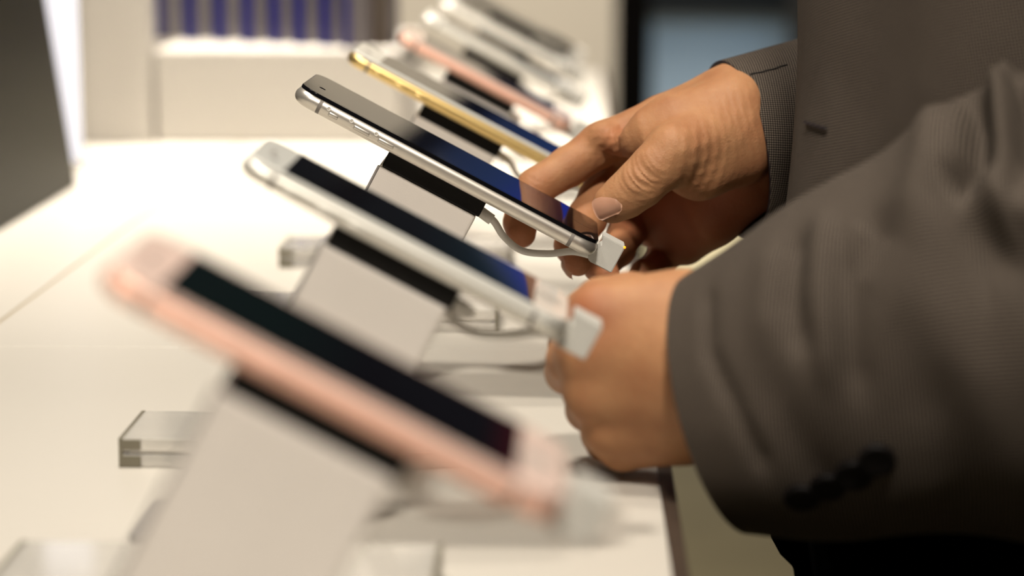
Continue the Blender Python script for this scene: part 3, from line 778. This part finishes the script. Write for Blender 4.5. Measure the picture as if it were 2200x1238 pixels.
# trunk of the jacket: horizontal rings, open at the front edge
def jacket_body():
    bm = bmesh.new(); uvl = bm.loops.layers.uv.new('UVMap'); seg, rows = 150, 90; g = []
    z0, z1 = .905, 1.49
    for i in range(rows+1):
        z = z0 + (z1-z0)*i/rows; t = (z-z0)/(z1-z0)
        a_ = .150 - .012*math.sin(PI*min(t*1.4, 1)) ; b_ = .200 - .014*math.sin(PI*t)
        if t > .8: s = (t-.8)/.2; a_ -= .055*s*s; b_ -= .075*s*s*s
        row = []
        for j in range(seg+1):
            u = j/seg; th = PI - .12 + u*(2*PI - .10)      # starts at the front edge on the camera's side
            ct, st = math.cos(th), math.sin(th)
            e = 2/2.6; x = math.copysign(abs(ct)**e, ct)*a_; y = math.copysign(abs(st)**e, st)*b_
            f = .0028*math.sin(7*th + z*9) + .0035*math.sin(3*th - z*16)
            x *= 1 + f/a_; y *= 1 + f/b_
            cx = .0868 + .150 + .002*math.sin(z*8)
            row.append(bm.verts.new((cx + x, BY + .02 + y, z)))
        g.append(row)
    arc = [0]
    for a_, b_ in zip(g[rows//3], g[rows//3][1:]): arc.append(arc[-1] + (a_.co - b_.co).length)
    for i in range(rows):
        for j in range(seg):
            f = bm.faces.new((g[i][j], g[i][j+1], g[i+1][j+1], g[i+1][j]))
            for lp_, (jx, ii) in zip(f.loops, ((j, i), (j+1, i), (j+1, i+1), (j, i+1))): lp_[uvl].uv = (arc[jx], ii/rows*(z1-z0))
    global body_grid
    body_grid = [[v.co.copy() for v in r] for r in g]
    return bm
jk = finish_cloth('jacket', jacket_body(), person)
jk['label'] = 'dark brown grey jacket in a fine two-tone weave'
for nm, b_, lab in jacket_parts:
    o = finish_cloth(nm, b_, jk); o['label'] = lab
# seam of the far cuff
def project(p):
    q = CAMROT.transposed() @ (Vector(p) - Vector((0, 0, EYE))); return 1100 + FPX*q.x/-q.z, 619 - FPX*q.y/-q.z
def pick(rings, px, py, axis_y=None):
    best = None
    for i, r in enumerate(rings):
        cy = sum(v.y for v in r)/len(r)
        for j, v in enumerate(r):
            if v.y > cy: continue
            x, y = project(v); d = (x-px)**2 + (y-py)**2
            if best is None or d < best[0]: best = (d, i, j)
    return best[1], best[2]
i0, j0 = pick(rg, 1609, 163)
sp = []
for i in range(i0, i0+9):
    r = rg[i]; c = sum(r, Vector())/len(r); sp.append(r[j0] + (r[j0]-c).normalized()*.0001)
bm_obj('cuff_seam', tube_mesh(sp, .00045, seg=6, sub=3), M_seam, jk)
# buttons: four on the near cuff, one on the front
def button(c, out, r=.0078):
    c = Vector(c); q = Vector(out).to_track_quat('Z', 'Y').to_matrix().to_4x4(); bm = bmesh.new()
    prof = [(0, .0), (r, 0), (r*1.02, .0012), (r*.9, .0026), (r*.72, .0022), (0, .0019)]
    n = 28; rr = []
    for rad, z in prof: rr.append([bm.verts.new((rad*math.cos(2*PI*k/n), rad*math.sin(2*PI*k/n), z)) for k in range(n)] if rad > 0 else [bm.verts.new((0, 0, z))])
    for A_, B_ in zip(rr, rr[1:]):
        for k in range(n):
            k2 = (k+1) % n
            if len(A_) == 1: bm.faces.new((A_[0], B_[k2], B_[k]))
            elif len(B_) == 1: bm.faces.new((A_[k], A_[k2], B_[0]))
            else: bm.faces.new((A_[k], A_[k2], B_[k2], B_[k]))
    bm.transform(Matrix.Translation(c) @ q); bm_obj('button', bm, M_button, jk)
for px_, py_ in ((1722, 1060), (1776, 1040), (1832, 1012), (1888, 982)):
    i, j = pick(rgL, px_, py_); r = rgL[i]; c = sum(r, Vector())/len(r); o_ = (r[j]-c).normalized(); button(r[j] + o_*.0006, o_, .0072)
# buttonhole by the front edge
def pick_body(px, py):
    return min(((project(v)[0]-px)**2 + (project(v)[1]-py)**2, i, j) for i, r in enumerate(body_grid) for j, v in enumerate(r) if v.y < BY)[1:]
i, j = pick_body(1728, 266); i2, j2 = pick_body(1776, 266)
hp = [body_grid[i][j + k] + Vector((-.0006, -.0012, 0)) for k in range(min(j2-j, 6)+1)]
bm_obj('buttonhole', tube_mesh(hp, .0006, seg=8, sub=3), M_lining, jk)
# trousers
bm = bmesh.new()
def ring_stack(bm, secs, n=40):
    rs = []
    for c, rx, ry in secs: rs.append([bm.verts.new((c[0]+rx*math.cos(2*PI*k/n), c[1]+ry*math.sin(2*PI*k/n), c[2])) for k in range(n)])
    for a, b in zip(rs, rs[1:]):
        for k in range(n): bm.faces.new((a[k], a[(k+1) % n], b[(k+1) % n], b[k]))
    bm.faces.new(rs[0][::-1]); bm.faces.new(rs[-1])
for s in (-1, 1):
    ring_stack(bm, [((BX, BY+s*.11, .07), .085, .085), ((BX, BY+s*.105, .48), .095, .09), ((BX-.005, BY+s*.095, .78), .135, .11), ((BX-.012, BY+s*.08, .90), .148, .125)])
ring_stack(bm, [((BX-.012, BY+.01, .84), .150, .19), ((BX-.012, BY+.01, .93), .146, .185), ((BX, BY+.01, 1.03), .125, .172)])
bm_obj('trousers', bm, M_trousers, person)
for s in (-1, 1):
    bm = bmesh.new(); slab(bm, .29, .10, .048, [(.003, .0003), (0, .004), (0, .03), (.012, .065), (.03, .078)], cx=BX-.05, cy=BY+s*.115); bm_obj('shoe', bm, M_black, person)
# hair cap
def hair(X, Y, Z):
    def ell(c, r): return (np.sqrt(((X-c[0])/r[0])**2 + ((Y-c[1])/r[1])**2 + ((Z-c[2])/r[2])**2) - 1)*min(r)
    d = ell((BX-.043, BY, 1.69), (.108, .088, .112))
    return smax(d, -(Z - 1.63 - (BX-.06-X)*.9), .02)
V2, F2 = sdf_mesh((BX-.2, BY-.12, 1.5), (BX+.1, BY+.12, 1.83), .005, hair)
hm = bpy.data.meshes.new('hair'); hm.from_pydata([tuple(v) for v in V2], [], [tuple(f) for f in F2.tolist()]); hm.update(); link('hair', hm, M_black, person)
# ------------------------------------------------------------------ lights
WARM = (1, .91, .79)
def area(name, loc, size, power, color=(1, .84, .64), target=None, spread=None):
    l = bpy.data.lights.new(name, 'AREA'); l.shape = 'DISK'; l.size = size; l.energy = power; l.color = color
    if spread: l.spread = spread
    o = bpy.data.objects.new(name, l); COL.objects.link(o); o.location = loc
    d = Vector(target or (loc[0], loc[1], 0)) - Vector(loc); o.rotation_euler = d.to_track_quat('-Z', 'Y').to_euler()
    return o
area('ceiling_or_fill_lamp', (-.02, 1.28, 2.9), .22, 27, color=WARM, target=(-.1, 1.1, .9))
area('ceiling_or_fill_lamp', (-.50, .85, 2.9), .22, 21, color=WARM, target=(-.45, .95, .9), spread=1.8)
area('ceiling_or_fill_lamp', (-.25, 2.35, 2.9), .22, 48, color=WARM, target=(-.25, 2.4, .9), spread=1.1)
area('ceiling_or_fill_lamp', (-.2, 3.3, 2.9), .22, 75, color=WARM, target=(-.2, 4.6, .9), spread=1.9)
area('ceiling_or_fill_lamp', (.1, -.6, 2.9), .30, 135, color=WARM, target=(-.1, 1.0, .9))  # fill light added behind the camera to brighten camera-facing surfaces
area('ceiling_or_fill_lamp', (.7, 7.7, 2.2), .5, 110, color=(.72, .87, 1), target=(.7, 8.5, .7))  # added cold light, hung below the ceiling to brighten the grey counter
area('ceiling_or_fill_lamp', (.5, 7.6, 2.9), .4, 165, color=WARM, target=(.5, 7.7, .0), spread=1.3)  # added warm light to brighten the far floor
w = bpy.data.worlds.new('room_light'); S.world = w; w.use_nodes = True
w.node_tree.nodes['Background'].inputs[0].default_value = (1, .85, .68, 1); w.node_tree.nodes['Background'].inputs[1].default_value = .04

# ------------------------------------------------------------------ camera
cd = bpy.data.cameras.new('camera'); cam = bpy.data.objects.new('camera', cd); COL.objects.link(cam)
cam.location = (0, 0, EYE); cam.rotation_euler = CAMROT.to_euler()
cd.sensor_width = 36; cd.lens = FPX/2200*36; cd.clip_start = .01
cd.dof.use_dof = True; cd.dof.focus_distance = 1.155; cd.dof.aperture_fstop = (cd.lens*.001)/.017
S.camera = cam
S.view_settings.view_transform = 'Standard'; S.view_settings.look = 'None'; S.view_settings.gamma = 1; S.view_settings.use_curve_mapping = False
S.view_settings.exposure = -1.25
